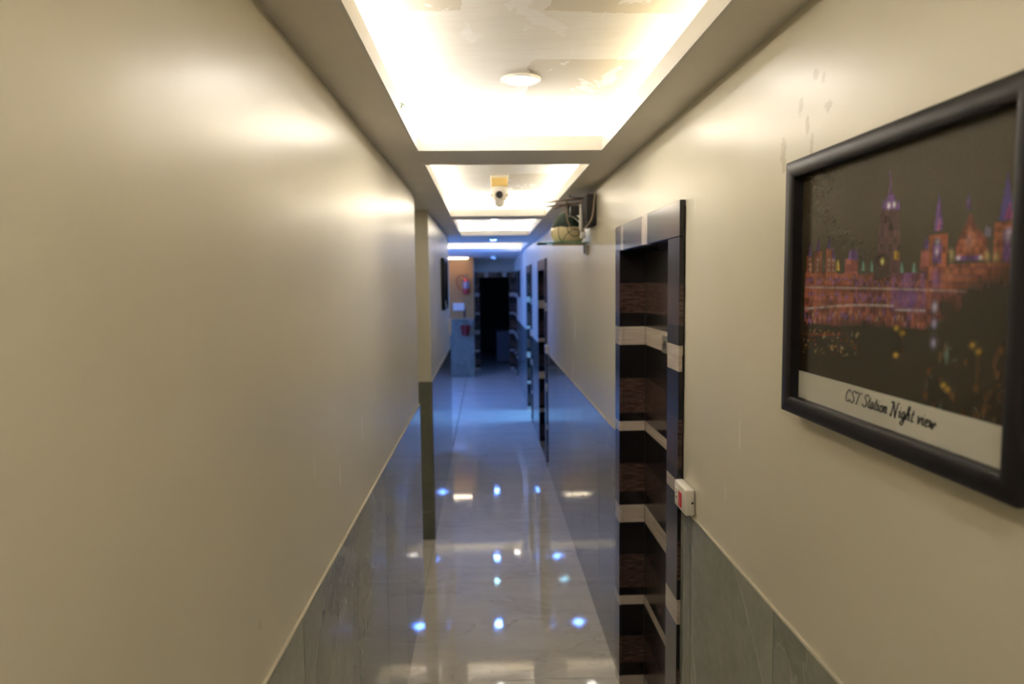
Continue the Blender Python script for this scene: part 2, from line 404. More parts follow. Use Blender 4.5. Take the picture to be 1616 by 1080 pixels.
# ------------------------------------------------ downlights
def downlight(name, loc, rad, glowm, label, grp=None):
    t = thing(name, label, 'ceiling light', loc, 0, 'round downlights in the ceiling')
    bm = bmesh.new(); add_lathe(bm, [(rad*.74, .0), (rad*.75, -.006), (rad*.80, -.008), (rad*.95, -.008), (rad, -.004), (rad, -.0003), (rad*.74, -.0003)], 40)
    obj('trim_ring', bm, m_white, t, True)
    bm = bmesh.new(); add_lathe(bm, [(0, -.0030), (rad*.6, -.0028), (rad*.735, -.0025)], 40)
    obj('diffuser', bm, glowm, t, True)
    return t
g_w = glow('downlight_neutral', (1, .95, .88), 38); g_w3 = glow('downlight_third_cove', (1, .95, .88), 8); g_c = glow('downlight_cool', (.11, .29, 1.0), 62); g_c2 = glow('downlight_cool_dim', (.3, .75, 1.0), 12)
downlight('downlight', (.126, 2.36, ZU1), .067, g_w, 'round white downlight in the patchy nearest cove')
downlight('downlight', (.10, 7.35, ZU), .062, g_w3, 'round downlight in the third cove, beyond the security camera')
downlight('downlight', (.098, 8.5, ZC), .060, g_c, 'bluish downlight in the blue-lit beam before the wide cove')
downlight('downlight', (.10, 10.1, ZU), .050, g_c2, 'small cool downlight in the near half of the wide cove')
downlight('downlight', (.12, 11.0, ZU), .060, g_c, 'cool downlight in the far half of the wide cove')
downlight('downlight', (.165, 14.2, ZC), .060, g_c, 'bluish downlight over the dark end doorway')
downlight('downlight', (.46, 11.2, ZU), .070, glow('downlight_dim', (1, .95, .88), 5), 'bright downlight by the right wall in the wide cove')

downlight('downlight', (.12, -.2, ZU1), .072, g_w, 'added unseen downlight at the near end of the nearest cove, overhead')  # extra lamp out of view, added to brighten floor and lower walls
downlight('downlight', (-.72, 4.58, ZC), .055, glow('side_fill_glow', (1, .96, .90), 14), 'added unseen fill downlight inside the side opening on the left')  # unseen lamp added to light the wall corner past the opening
# warm batten lighting the ochre wall
t = thing('batten_light', 'slim warm batten light on the ceiling over the ochre wall', 'light', (-.58, 13.78, ZC))
boxes('housing', [(-.24, .24, -.03, .03, -.022, -.0005)], m_white, t, bev=.003)
boxes('diffuser', [(-.235, .235, -.024, .024, -.034, -.022)], glow('batten_glow', (1, .82, .56), 5.5), t, bev=.004)

# ------------------------------------------------ doors
def make_door(name, loc, rotz, label, leaf=True):
    t = bpy.data.objects.new(name, None); C.objects.link(t); t.location = loc; t.rotation_euler = (0, 0, rotz)
    t['kind'] = 'structure'; t['label'] = label
    xa, xb, ia, ib, zt, zi = -.535, .530, -.435, .395, 2.150, 2.036
    p = -.018
    def jamb(x0, x1, nm='jamb'):
        bm = bmesh.new(); add_box(bm, x0, x1, .001, .158, 0, zi, bev=.001); return obj(nm, bm, m_lam, t)
    jamb(xa+.034, ia); jamb(ib, xb-.034)
    for (x0, x1) in ((xa, ia+.002), (ib-.002, xb)):
        bm = bmesh.new(); add_box(bm, x0, x1, p, .0, 0, zi+.002, bev=.0015); obj('architrave', bm, m_lam, t)
    bm = bmesh.new(); add_box(bm, xa, xb, p, 0, zi+.003, zt, bev=.0015); obj('header', bm, m_lamh, t)
    boxes('header_lining', [(xa+.034, xb-.034, .001, .158, zi+.001, zi+.06)], m_lam, t)
    if leaf:
        bm = bmesh.new(); add_box(bm, ia+.003, ib-.003, .100, .138, .006, zi-.004, bev=.001); lf = obj('door_leaf', bm, m_lam, t)
        boxes('stop_gap', [(ia, ia+.0028, .099, .12, 0, zi), (ib-.0028, ib, .099, .12, 0, zi)], m_dark, t)
        bm = bmesh.new(); add_box(bm, -.124, -.030, .0955, .0998, 1.613, 1.683, bev=.001)   # plate
        pl = obj('number_plate', bm, m_steel, lf)
        # handle
        bm = bmesh.new(); add_box(bm, .315, .355, .094, .0998, .93, 1.09, bev=.004); hd = obj('handle', bm, m_steel, lf)
    return t
d1 = make_door('door_1', (XR, 2.665, 0), -math.pi/2, 'dark door with white bands, nearest on the right wall')
# number plate belongs on the nearest leaf at y 2.72: local x = -(y-2.665)
lab = ['second dark banded door on the right wall', 'third banded door frame, standing open with blue light inside', 'fourth dark banded door on the right, beside the end doorway']
for i, d in enumerate(DOORS[1:]):
    n = 'door_%d' % (i+2)
    if i == 1: dd = make_door(n, (XR, d+.53, 0), -math.pi/2, lab[i], leaf=False)
    else: dd = dup(d1, n, (XR, d+.53, 0), -math.pi/2)
    dd['label'] = lab[i]
# details of the plate: two screws and dark embossed strokes, small children of the plate's leaf
for ch in d1.children:
    if ch.name.startswith('door_leaf'):
        for dx in (-.108, -.046):
            bm = bmesh.new(); add_lathe(bm, [(0, -.002), (.0035, -.0015), (.0045, 0)], 14, Matrix.Translation((dx, .0953, 1.648)) @ Matrix.Rotation(math.radians(-90), 4, 'X'))
            obj('screw', bm, m_brass, ch, True)
        # dark figure strokes between the screws
        boxes('figures', [(-.094+.014*i, -.088+.014*i, .0948, .0956, 1.630+.004*(i % 2), 1.664-.004*((i+1) % 2)) for i in range(3)] + [(-.094, -.064, .0948, .0956, 1.646, 1.650)], m_blackm, ch)
# open leaf of the third door, swung into the bedroom
# ragged filler edge on the near side of the first frame
bm = bmesh.new()
for i in range(60):
    z = i*.0355; add_box(bm, .530, .530+.001+.002*random.random(), -.0005, -.003-.004*random.random(), z, z+.0355)
obj('edge_filler', bm, m_dark, d1)['kind'] = 'stuff'
# end doorway
t = bpy.data.objects.new('door_5', None); C.objects.link(t); t.location = ((BX0+BX1)/2, YB, 0); t['kind'] = 'structure'; t['label'] = 'dark end doorway with banded frame at the corridor end'
hw = (BX1-BX0)/2-.004
for s in (-1, 1):
    a, b = sorted((s*hw, s*(hw-.09)))
    bm = bmesh.new(); add_box(bm, a, b, -.014, -.001, 0, 2.04, bev=.001); obj('architrave', bm, m_lam, t)
    a, b = sorted((s*(hw-.075), s*(hw-.10)))
    bm = bmesh.new(); add_box(bm, a, b, 0, .15, 0, 2.04, bev=.001); obj('jamb', bm, m_lam, t)
bm = bmesh.new(); add_box(bm, -hw, hw, -.014, -.001, 2.042, 2.15, bev=.001); obj('header', bm, m_lamhb, t)
boxes('header_lining', [(-hw+.075, hw-.075, 0, .15, 2.042, 2.1)], m_lam, t)

# low cabinet seen through the end doorway
t = thing('cabinet', 'low blue-grey cabinet inside the dark end doorway', 'cabinet', (.42, 16.45, 0))
boxes('body', [(-.185, .185, 0, .4, .03, .75)], mat('blue_grey_board', (.20, .22, .27), .5), t, bev=.004)
boxes('top', [(-.195, .195, -.01, .41, .75, .775)], mat('blue_grey_top', (.16, .17, .2), .4), t, bev=.004)
boxes('plinth', [(-.17, .17, .02, .39, 0, .03)], m_blackm, t)
for s in (-1, 1):
    a, b = sorted((s*.003, s*.18)); boxes('cabinet_door', [(a, b, -.016, -.0005, .04, .74)], bpy.data.materials['blue_grey_board'], t, bev=.002)

# ------------------------------------------------ switch plates by the doors
def switch(loc, label, rocker=m_red):
    t = thing('light_switch', label, 'switch', loc, -math.pi/2, 'white switch plates beside the doors')
    bm = bmesh.new(); add_box(bm, -.062, .062, -.030, -.0005, -.040, .042, bev=.007, seg=3); obj('plate', bm, m_white, t, True)
    boxes('rocker', [(-.004, .022, -.034, -.0295, -.026, .020)], rocker, t, bev=.0015)
    boxes('socket_cover', [(-.045, -.012, -.0325, -.0295, -.028, .024)], m_white, t, bev=.001)
    bm = bmesh.new()
    for (dx, dz) in ((-.033, -.006), (-.023, -.006), (-.028, .008)): add_lathe(bm, [(0, -.001), (.0025, -.001), (.0026, 0)], 12, Matrix.Translation((dx, -.0326, dz)) @ Matrix.Rotation(math.radians(-90), 4, 'X'))
    obj('socket_hole', bm, m_dark, t)
    boxes('side_slot', [(.0618, .0628, -.012, -.006, -.002, .004)], m_dark, t)
    return t
s1 = switch((XR, 2.068, 1.236), 'white switch with red rocker beside the nearest door')
s2 = dup(s1, 'light_switch', (XR, 6.92, 1.236)); s2['label'] = 'white switch plate beside the second door frame'
s3 = dup(s1, 'light_switch', (XR, 9.23, 1.236)); s3['label'] = 'white switch plate beside the third door frame'
s4 = thing('light_switch', 'white switch plate on the left wall near the lobby corner', 'switch', (XL, 7.6, 1.43), math.pi/2)
boxes('plate', [(-.07, .07, -.022, -.0005, -.09, .09)], m_white, s4, bev=.004); boxes('rocker', [(-.015, .015, -.026, -.0215, -.05, .05)], m_white, s4, bev=.002)

# ------------------------------------------------ framed pictures
def frame_parts(t, w_, h_, bar, depth, standoff):
    """frame in local x (width) z (height), front towards -y, mitred bars each its own part"""
    W2, H2 = w_/2, h_/2
    prof = [(0, -standoff), (0, -standoff-depth*.93), (bar*.1, -standoff-depth), (bar*.8, -standoff-depth*.98), (bar, -standoff-depth*.85), (bar, -standoff-.004)]
    corners = [(-W2, -H2), (W2, -H2), (W2, H2), (-W2, H2)]
    for i in range(4):
        a, b = Vector(corners[i]), Vector(corners[(i+1) % 4]); n = Vector((-(b-a).normalized().y, (b-a).normalized().x)); d = (b-a).normalized()
        bm = bmesh.new(); ra = []; rb = []
        for (q, yy) in prof:
            pa = a + n*q + d*q; pb = b + n*q - d*q
            ra.append(bm.verts.new((pa.x, yy, pa.y))); rb.append(bm.verts.new((pb.x, yy, pb.y)))
        for j in range(len(prof)):
            k_ = (j+1) % len(prof); bm.faces.new((ra[j], ra[k_], rb[k_], rb[j]))
        bm.faces.new(ra); bm.faces.new(rb[::-1])
        obj('frame_bar', bm, m_black, t, True)
m_glass_t = mat('picture_glass_print', (.5,.5,.5), .16, spec=.5)
# near picture: night photograph of a lit Gothic station, drawn as coloured points of one flat print
PYc, PZc, PW, PH = 1.041, 1.884, .616, .482
pic = thing('framed_picture', 'large black framed night photo of a lit station on the right wall', 'picture', (XR, PYc, PZc), -math.pi/2)
BAR = .030; SO, DP = .002, .030
frame_parts(pic, PW, PH, BAR, DP, SO)
boxes('backing', [(-PW/2+.006, PW/2-.006, -SO-.006, -SO-.001, -PH/2+.006, PH/2-.006)], m_blackm, pic)
IW, IH = PW-2*BAR, PH-2*BAR
yp = -SO-.0085
def night_print():
    nx, nz = 300, 230
    z_top, z_bot = IH/2, -IH/2+.052
    xs = np.linspace(-IW/2+.001, IW/2, nx); zs = np.linspace(z_bot, z_top, nz)
    Xg, Zg = np.meshgrid(xs, zs)
    # coordinates of the printed drawing: u left->right, v top->bottom in the drawing's own units
    u_ = (Xg+IW/2)/IW; v_ = (z_top-Zg)/(z_top-z_bot)
    Yw = 1.305-.529*u_; xq = 766+.587*1094/Yw; yt = 283-133*(xq-1258)/340; yb = 605+90*(xq-1258)/340
    zx = (xq-1240)*3.085; zy = (yt+v_*(yb-yt)-250)*3.085
    rng = np.random.RandomState(4)
    col = np.zeros(zx.shape+(3,)); sky = np.array([.060, .048, .028]); low = np.array([.022, .017, .009])
    tt = np.clip((zy-300)/700, 0, 1)[..., None]; col[:] = sky*(1-tt)+low*tt
    def blob(cx, cy, rx, ry, c, a=1.0, p=1.0):
        d = ((zx-cx)/rx)**2+((zy-cy)/ry)**2; m_ = (a*np.exp(-d*p))[..., None]
        col[:] = col*(1-m_)+np.array(c)*m_
    def poly(pts, c, a=1.0, tex=None):
        ins = np.zeros(zx.shape, bool); n_ = len(pts)
        for i in range(n_):
            x1, y1 = pts[i]; x2, y2 = pts[(i+1) % n_]
            if y1 == y2: continue
            cnd = ((y1 > zy) != (y2 > zy)) & (zx < (x2-x1)*(zy-y1)/(y2-y1)+x1); ins ^= cnd
        m_ = ins.astype(float)*a
        if tex is not None: m_ = m_*tex
        m_ = m_[..., None]; col[:] = col*(1-m_)+np.array(c)*m_
        return ins
    ORG, PNK, PUR, BLU = (.34, .10, .05), (.30, .085, .08), (.13, .06, .24), (.08, .055, .26)
    noise = rng.rand(*zx.shape); 
    cols_ = .5+.5*np.sin(zx*.33)*np.sin(zx*.071+1); rows = .5+.5*np.sin(zy*.16)
    # main facade
    poly([(75,590),(215,585),(330,590),(480,575),(640,565),(760,520),(1000,500),(1100,490),(1100,700),(840,640),(800,760),(640,860),(430,850),(215,860),(75,840)], PNK, .9, .35+.5*cols_)
    poly([(75,590),(215,585),(300,590),(300,790),(75,790)], ORG, .8, .3+.6*rows)
    poly([(480,580),(640,565),(640,780),(480,770)], PUR, .75, .25+.7*(.5+.5*np.sin(zx*.07+.2)))
    poly([(640,530),(1100,500),(1100,620),(900,590),(830,640),(640,680)], ORG, .8, .35+.6*rows)
    # left small towers
    for cx, top, base, hw_ in ((95, 425, 600, 14), (133, 400, 600, 18), (185, 385, 600, 16), (205, 440, 600, 10)):
        poly([(cx-hw_, base), (cx-hw_, top+75), (cx+hw_, top+75), (cx+hw_, base)], ORG, .8, .5+.5*cols_); poly([(cx-7, top+80), (cx, top), (cx+7, top+80)], PUR, .9)
        for yy in (520, 545, 570): blob(cx, yy, 4, 7, (.55, .42, .42), .8)
    poly([(262,590),(262,510),(322,510),(322,590)], PNK, .9); poly([(275,515),(280,470),(298,458),(315,470),(320,515)], PUR, .9)
    for cx in (228, 345, 385, 525, 583): poly([(cx-9, 572), (cx-6, 535), (cx, 515), (cx+6, 535), (cx+9, 572)], (.12, .25, .22) if cx > 300 else (.45, .33, .06), .9)
    # great tower
    poly([(415,600),(412,480),(418,255),(508,255),(516,480),(520,600)], (.105, .045, .055), .95, .6+.4*cols_)
    poly([(425,255),(432,195),(440,225),(450,180),(465,170),(480,180),(492,225),(500,190),(508,255)], PUR, 1)
    poly([(452,180),(457,62),(463,62),(468,180)], (.14, .06, .17), .9)
    blob(456, 237, 6, 14, (.75, .75, .9)); blob(481, 230, 6, 14, (.75, .75, .9))
    poly([(490,510),(490,465),(515,465),(512,510)], (.30, .18, .02), .9)
    poly([(395,640),(400,500),(440,470),(470,500),(475,640)], (.045, .022, .018), .9); blob(436, 520, 9, 14, (.55, .55, .15))
    # right turret group
    poly([(645,600),(648,380),(732,368),(735,600)], ORG, .95); poly([(668,355),(686,165),(712,355)], PUR, 1); poly([(682,355),(690,290),(700,355)], (.35,.09,.25), .9)
    poly([(608,560),(612,455),(645,450),(645,560)], PNK, .9); poly([(628,410),(636,385),(645,410),(645,450),(628,450)], PUR, .9)
    poly([(668,520),(668,420),(686,395),(706,420),(706,520)], PUR, .9); blob(686, 412, 9, 16, (.6,.55,.7)); blob(686, 465, 7, 18, (.5,.42,.6))
    poly([(770,500),(775,405),(805,340),(832,260),(870,340),(915,390),(920,500)], (.15, .045, .03), 1); poly([(775,500),(780,410),(830,330),(890,400),(915,500)], ORG, .8, .4+.6*rows)
    blob(835, 400, 26, 48, (.42, .17, .10), .8); blob(832, 405, 14, 28, (.22, .10, .10), .9); poly([(812,245),(818,170),(828,165),(836,245)], PUR, .9)
    poly([(775,505),(775,480),(895,475),(895,500)], PUR, .9); blob(785, 490, 8, 10, (.7, .6, .7)); blob(888, 485, 8, 10, (.7, .65, .5))
    poly([(945,500),(945,310),(1090,285),(1092,500)], ORG, .98, .6+.4*rows); poly([(965,300),(995,50),(1037,290)], BLU, 1); poly([(985,290),(1010,200),(1030,285)], (.34, .07, .25), .9)
    poly([(985,500),(990,350),(1012,325),(1036,350),(1038,500)], PUR, .9); blob(1012, 370, 20, 40, (.5, .42, .55), .8, 1.5); poly([(1058,240),(1066,160),(1076,240)], (.16,.06,.13), .9)
    poly([(900,375),(905,320),(930,340),(930,380)], (.14,.12,.2), .8)
    for cx in (752, 918, 960, 1076): blob(cx, 480, 12, 25, (.6, .45, .2), .8)
    blob(745, 580, 20, 32, (.42, .15, .08), .9); blob(686, 600, 22, 60, PUR, .7)
    lowf = rng.rand(40, 60); iy = np.clip((zy/1400*39).astype(int), 0, 39); ix = np.clip((zx/1130*59).astype(int), 0, 59)
    modu = .45+.95*lowf[iy, ix]
    red = (col[..., 0] > .09)[..., None]; col[:] = np.where(red, col*modu[..., None], col)
    for x_ in range(80, 1090, 13):      # dark verticals between the lit bays
        blob(x_, 640 if x_ < 640 else 560, 2.2, 130, (.05, .02, .03), .45)
    # string courses and lit windows
    def line_y(x): return 660-.004*(x-75)
    for x_ in range(80, 820, 9):
        y_ = 663-5*math.sin((x_-75)/300)
        blob(x_, y_, 4, 5, (.55, .42, .42), .35+.5*rng.rand())
        if x_ < 640:
            y2 = 775-30*math.sin(min(1, (x_-75)/330)*math.pi/2)+ (20 if x_ > 500 else 0)
            blob(x_, y2, 3.5, 5.5, (.62, .55, .60), .3+.6*rng.rand())
            blob(x_, y2+rng.uniform(30, 75), 3.5, 14, [(.45, .12, .08), (.24, .12, .42), (.5, .28, .2)][rng.randint(3)], .65)
            blob(x_, 620+rng.uniform(-14, 20), 4, 9, [(.45, .16, .09), (.25, .12, .42)][rng.randint(2)], .5)
            blob(x_, 705+rng.uniform(-14, 20), 4, 12, [(.45, .16, .09), (.26, .12, .44)][rng.randint(2)], .5)
    for yy in (745, 830, 930): blob(686, yy, 12, 24, (.40, .36, .62), .85)
    blob(520, 700, 22, 40, PUR, .8); blob(583, 705, 18, 40, PUR, .8)
    # trees
    for (cx, cy, rx, ry) in ((980, 680, 110, 100), (900, 780, 120, 130), (1060, 800, 120, 200), (740, 760, 40, 60), (330, 900, 110, 70), (560, 930, 90, 60), (430, 920, 100, 60), (180, 940, 60, 50)):
        blob(cx, cy, rx, ry, (.018, .014, .007), .97, .8)
    blob(686, 745, 9, 20, (.45, .42, .62), .8); blob(750, 985, 8, 40, (.12, .24, .20), .8)
    # street lights
    for _ in range(80):
        cx, cy = rng.uniform(70, 330), rng.uniform(880, 1010)
        blob(cx, cy, rng.uniform(3, 7), rng.uniform(3, 9), [(.35, .06, .02), (.40, .22, .05), (.1, .2, .12), (.45, .35, .2)][rng.randint(4)], rng.uniform(.2, .6))
    blob(150, 905, 95, 9, (.22, .05, .02), .6)
    for (cx, cy) in ((512, 1000), (540, 885), (510, 860), (897, 968), (868, 935), (740, 1150), (760, 1170)): blob(cx, cy, 12, 14, (.50, .32, .05), .8)
    for _ in range(70):
        cx, cy = rng.uniform(640, 1090), rng.uniform(950, 1400)
        blob(cx, cy, rng.uniform(5, 14), rng.uniform(8, 30), [(.16, .045, .012), (.20, .08, .02), (.07, .05, .02), (.10, .14, .11)][rng.choice(4, p=[.45, .3, .15, .1])], rng.uniform(.2, .6))
    blob(1065, 1000, 30, 60, (.14, .07, .015), .6); blob(1060, 1150, 40, 140, (.12, .035, .012), .6)
    blob(540, 950, 7, 90, (.10, .04, .01), .6); blob(897, 1050, 8, 110, (.10, .05, .012), .6)
    col *= (1+.22*(noise-.5))[..., None]
    me = bpy.data.meshes.new('print')
    V_ = np.stack([Xg, np.full_like(Xg, yp), Zg], -1).reshape(-1, 3)
    idx = np.arange(nx*nz).reshape(nz, nx); F_ = np.stack([idx[:-1, :-1], idx[:-1, 1:], idx[1:, 1:], idx[1:, :-1]], -1).reshape(-1, 4)
    me.from_pydata(V_.tolist(), [], F_.tolist())
    at = me.color_attributes.new('print_colour', 'FLOAT_COLOR', 'POINT')
    at.data.foreach_set('color', np.concatenate([np.clip(col, 0, 1).reshape(-1, 3), np.ones((nx*nz, 1))], 1).ravel().astype(np.float32))
    m = mat('night_photo_print', (.1,.1,.1), .17, spec=.55); k = N(m); a = k.n('ShaderNodeVertexColor'); a.layer_name = 'print_colour'; k.l(a.outputs[0], k.b.inputs['Base Color'])
    me.materials.append(m)
    o = bpy.data.objects.new('night_photo', me); C.objects.link(o); o.parent = pic; o['label'] = 'printed night view of a floodlit Gothic station'
    return o
night_print()
m_cap = mat('caption_paper', (.55, .54, .47), .2)
cap = boxes('caption_strip', [(-IW/2+.001, IW/2, yp-.0003, yp+.002, -IH/2, -IH/2+.0515)], m_cap, pic); cap['label'] = 'white caption strip reading CST Station Night view'
# slanted script lettering drawn with pen strokes
G_ = {  # strokes in a box: x 0..w, y 0..1 (cap height), descender negative
 'C': (.62, [[(.62,.80),(.52,.98),(.30,.96),(.08,.62),(.08,.25),(.25,.02),(.45,.06),(.60,.22)]]),
 'S': (.60, [[(.62,.84),(.50,1.0),(.25,.92),(.20,.70),(.42,.48),(.48,.22),(.28,.0),(.05,.06),(.0,.2)]]),
 'T': (.66, [[(.02,.86),(.15,.98),(.45,.92),(.80,1.0)],[(.44,.94),(.34,.5),(.24,.05),(.10,.0)]]),
 't': (.28, [[(.18,.85),(.10,.30),(.12,.03),(.30,.08)],[(.0,.56),(.32,.58)]]),
 'a': (.42, [[(.34,.48),(.20,.54),(.04,.34),(.06,.05),(.20,.04),(.34,.44),(.32,.08),(.44,.08)]]),
 'i': (.24, [[(.0,.36),(.10,.52),(.08,.06),(.24,.10)],[(.12,.74),(.15,.77)]]),
 'o': (.40, [[(.24,.52),(.06,.40),(.04,.12),(.18,.0),(.34,.18),(.32,.44),(.22,.52),(.42,.46)]]),
 'n': (.44, [[(.0,.40),(.08,.50),(.06,.0)],[(.07,.28),(.22,.52),(.32,.44),(.30,.06),(.44,.10)]]),
 'N': (.86, [[(.0,.10),(.12,.0),(.20,.95),(.24,.98),(.54,.03),(.58,.0),(.66,.95),(.84,1.06)],[(.20,.96),(.04,1.04),(-.04,.92)]]),
 'g': (.44, [[(.36,.48),(.20,.54),(.04,.34),(.08,.06),(.22,.06),(.36,.46),(.32,-.20),(.16,-.44),(.0,-.32),(.16,-.12),(.46,.12)]]),
 'h': (.44, [[(.06,.30),(.24,.86),(.22,1.04),(.10,.90),(.06,.0)],[(.07,.28),(.22,.52),(.32,.42),(.30,.06),(.44,.10)]]),
 'v': (.40, [[(.0,.40),(.10,.52),(.14,.02),(.34,.50),(.42,.46)]]),
 'e': (.36, [[(.04,.22),(.26,.34),(.24,.52),(.08,.46),(.04,.14),(.16,.0),(.36,.10)]]),
 'w': (.62, [[(.0,.40),(.08,.50),(.08,.04),(.26,.40),(.28,.04),(.34,.02),(.52,.48),(.46,.30),(.66,.36)]]),
}
txt = 'CST Station Night view'; pen = 0; strokes = []
for ch in txt:
    if ch == ' ': pen += .30; continue
    w_, st = G_[ch]
    for s in st: strokes.append([(pen+x_+.22*y_, y_) for x_, y_ in s])
    pen += w_+.05
sc_x = .238/pen; sc_z = .0205; x0 = -(1.142-PYc)
bm = bmesh.new()
for s in strokes:
    p_ = [(x0+x_*sc_x, yp-.0006, -IH/2+.022+y_*sc_z) for x_, y_ in s]
    pp = smooth_path(p_, 6)
    for i in range(len(pp)-1):       # pen-nib ribbon, thicker on downstrokes
        a, b = pp[i], pp[i+1]; d = (b-a)
        if d.length < 1e-7: continue
        d.normalize(); n = Vector((-d.z, 0, d.x)); wd = .0008+.0010*abs(d.z)
        q = [a+n*wd-d*.0002, a-n*wd-d*.0002, b-n*wd+d*.0002, b+n*wd+d*.0002]
        bm.faces.new([bm.verts.new(v) for v in q])
o = obj('caption_lettering', bm, mat('caption_ink', (.05,.045,.05), .5), pic); o['label'] = 'dark slanted script lettering CST Station Night view'

# further pictures
m_pr = mat('blurred_city_print', (.06,.07,.09), .12); k = N(m_pr); k.l(k.ramp(k.noise(k.co(), 9, 5), [(.3, (.02,.03,.05)), (.55, (.08,.10,.13)), (.75, (.35,.38,.45))]), k.b.inputs['Base Color'])
def pic2(loc, rz, label):
    t = thing('framed_picture', label, 'picture', loc, rz)
    frame_parts(t, PW, PH, BAR, DP, SO)
    boxes('print', [(-PW/2+.006, PW/2-.006, yp-.0, -SO-.001, -PH/2+.006, PH/2-.006)], m_pr, t)
    boxes('caption_strip', [(-IW/2, IW/2, yp-.0006, yp-.0001, -IH/2+.001, -IH/2+.05)], m_cap, t)
pic2((XL, 6.72, 1.90), math.pi/2, 'black framed picture on the left wall beyond the side opening')
pic2((XR, 12.7, 1.89), -math.pi/2, 'black framed picture far down the right wall')

# ------------------------------------------------ security camera in the second cove
t = thing('security_camera', 'white security camera with yellowed box hanging in the second cove', 'camera', (.095, 4.45, ZU1))
t.scale = (1.03, 1.03, 1.03)
bm = bmesh.new(); add_box(bm, -.050, .050, -.045, .045, -.066, -.0005, bev=.006, seg=2); obj('mount_box', bm, mat('yellowed_plastic', (.72,.50,.16), .45), t, True)
boxes('box_lid', [(-.054, .054, -.049, .049, -.016, -.001)], mat('cream_plastic', (.78,.70,.52), .45), t, bev=.003)
bm = bmesh.new(); add_lathe(bm, [(0, -.066), (.044, -.066), (.047, -.085), (.046, -.125), (.040, -.145), (0, -.147)], 32); obj('camera_body', bm, m_white, t, True)
bm = bmesh.new(); add_lathe(bm, [(0, -.192), (.012, -.190), (.022, -.182), (.029, -.168), (.031, -.150), (.030, -.14), (0, -.14)], 28); obj('dome', bm, mat('milky_dome', (.74,.70,.66), .25), t, True)
Mx = Matrix.Translation((-.002, -.036, -.117)) @ Matrix.Rotation(math.radians(90), 4, 'X')
bm = bmesh.new(); add_lathe(bm, [(0, .026), (.018, .026), (.021, .022), (.022, 0), (0, 0)], 26, Mx); obj('lens', bm, m_blackm, t, True)
bm = bmesh.new(); add_lathe(bm, [(.022, .012), (.027, .012), (.028, 0), (.022, 0)], 26, Mx); obj('lens_collar', bm, m_white, t, True)
for s in (-1, 1): boxes('side_clip', [(s*.047-.007, s*.047+.007, -.012, .012, -.125, -.108)], bpy.data.materials['yellowed_plastic'], t, bev=.002)

# ------------------------------------------------ shelf with pot, box and cables on the right wall
SY, SZ = 4.22, 2.137
t = thing('glass_shelf', 'green-edged glass shelf high on the right wall', 'shelf', (XR, SY, SZ))
m_glass = mat('green_glass', (.35,.80,.62), .05, trans=.75, ior=1.5)
boxes('glass_panel', [(-.305, -.001, -.09, .12, -.003, .003)], m_glass, t, bev=.001)
boxes('batten', [(-.215, -.02, -.085, -.06, -.016, -.0035)], mat('olive_wood', (.25,.20,.08), .6), t, bev=.001)
boxes('wall_bracket', [(-.02, -.0005, -.08, -.062, -.075, -.0165)], m_steel, t, bev=.001); boxes('wall_bracket', [(-.012, -.0005, .06, .09, -.06, -.0035)], m_steel, t, bev=.001)
t = thing('cream_pot', 'round cream pot with dark green domed lid on the glass shelf', 'pot', (.500, SY+.0, SZ+.0032))
m_pot = mat('cream_glaze', (.76,.66,.40), .12, coat=.5)
bm = bmesh.new(); add_lathe(bm, [(0, 0), (.075, 0), (.090, .012), (.100, .040), (.103, .065), (.100, .085), (.096, .092), (0, .093)], 40); obj('bowl', bm, m_pot, t, True)
m_lid = mat('dark_green_cloth', (.005,.030,.018), .6)
bm = bmesh.new(); add_lathe(bm, [(.094, .086), (.101, .094), (.094, .110), (.078, .140), (.055, .165), (.030, .182), (.012, .190), (0, .191)], 40)
for v in bm.verts: v.co.z += .003*math.sin(v.co.x*90)+.003*math.sin(v.co.y*70)
obj('lid', bm, m_lid, t, True)
bm = bmesh.new(); add_lathe(bm, [(0, .18), (.014, .182), (.010, .20), (.018, .212), (.019, .228), (.010, .238), (0, .239)], 20); obj('knob', bm, m_blackm, t, True)
# black equipment box on wall
t = thing('junction_box', 'dark grey electrical box on the wall above the glass shelf', 'electrical box', (XR, 3.92, 2.30))
m_gbox = mat('dark_grey_sheet', (.022,.020,.024), .7)
bm = bmesh.new(); add_box(bm, -.050, -.0005, -.07, .17, -.085, .085, bev=.002); obj('body', bm, m_gbox, t)
boxes('cover', [(-.0535, -.0505, -.066, .166, -.081, .081)], m_gbox, t, bev=.0005)
for (yy, zz) in ((-.05, .065), (.15, .065), (-.05, -.065)):
    bm = bmesh.new(); add_lathe(bm, [(0, .0015), (.004, .001), (.0045, 0)], 12, Matrix.Translation((-.0535, yy, zz)) @ Matrix.Rotation(math.radians(-90), 4, 'Y')); obj('screw', bm, m_steel, t)
def cable(name, pts, rad, m, label, cat='cable', grp=None):
    bm = bmesh.new(); add_tube(bm, smooth_path(pts, 10), rad, 10); o = obj(name, bm, m, None, True); tag(o, label, cat, grp); return o
m_bcab = mat('beige_cable', (.42,.33,.24), .5); m_brc = mat('brown_conduit', (.14,.08,.055), .5); m_kc = mat('black_cable', (.015,.014,.014), .5); m_wc = mat('white_cable', (.72,.70,.68), .45)
cable('cable', [(.608, 3.825, 2.40), (.600, 3.82, 2.36), (.594, 3.82, 2.30), (.585, 3.82, 2.25), (.565, 3.83, 2.215), (.550, 3.86, 2.195)], .004, m_bcab, 'beige cable hanging in a curve in front of the dark box')
cable('cable', [(.470, 4.02, 2.375), (.468, 4.03, 2.31), (.480, 4.04, 2.25), (.505, 4.05, 2.215), (.535, 4.05, 2.205), (.553, 4.04, 2.235)], .004, m_bcab, 'beige cable looping down over the green lid')
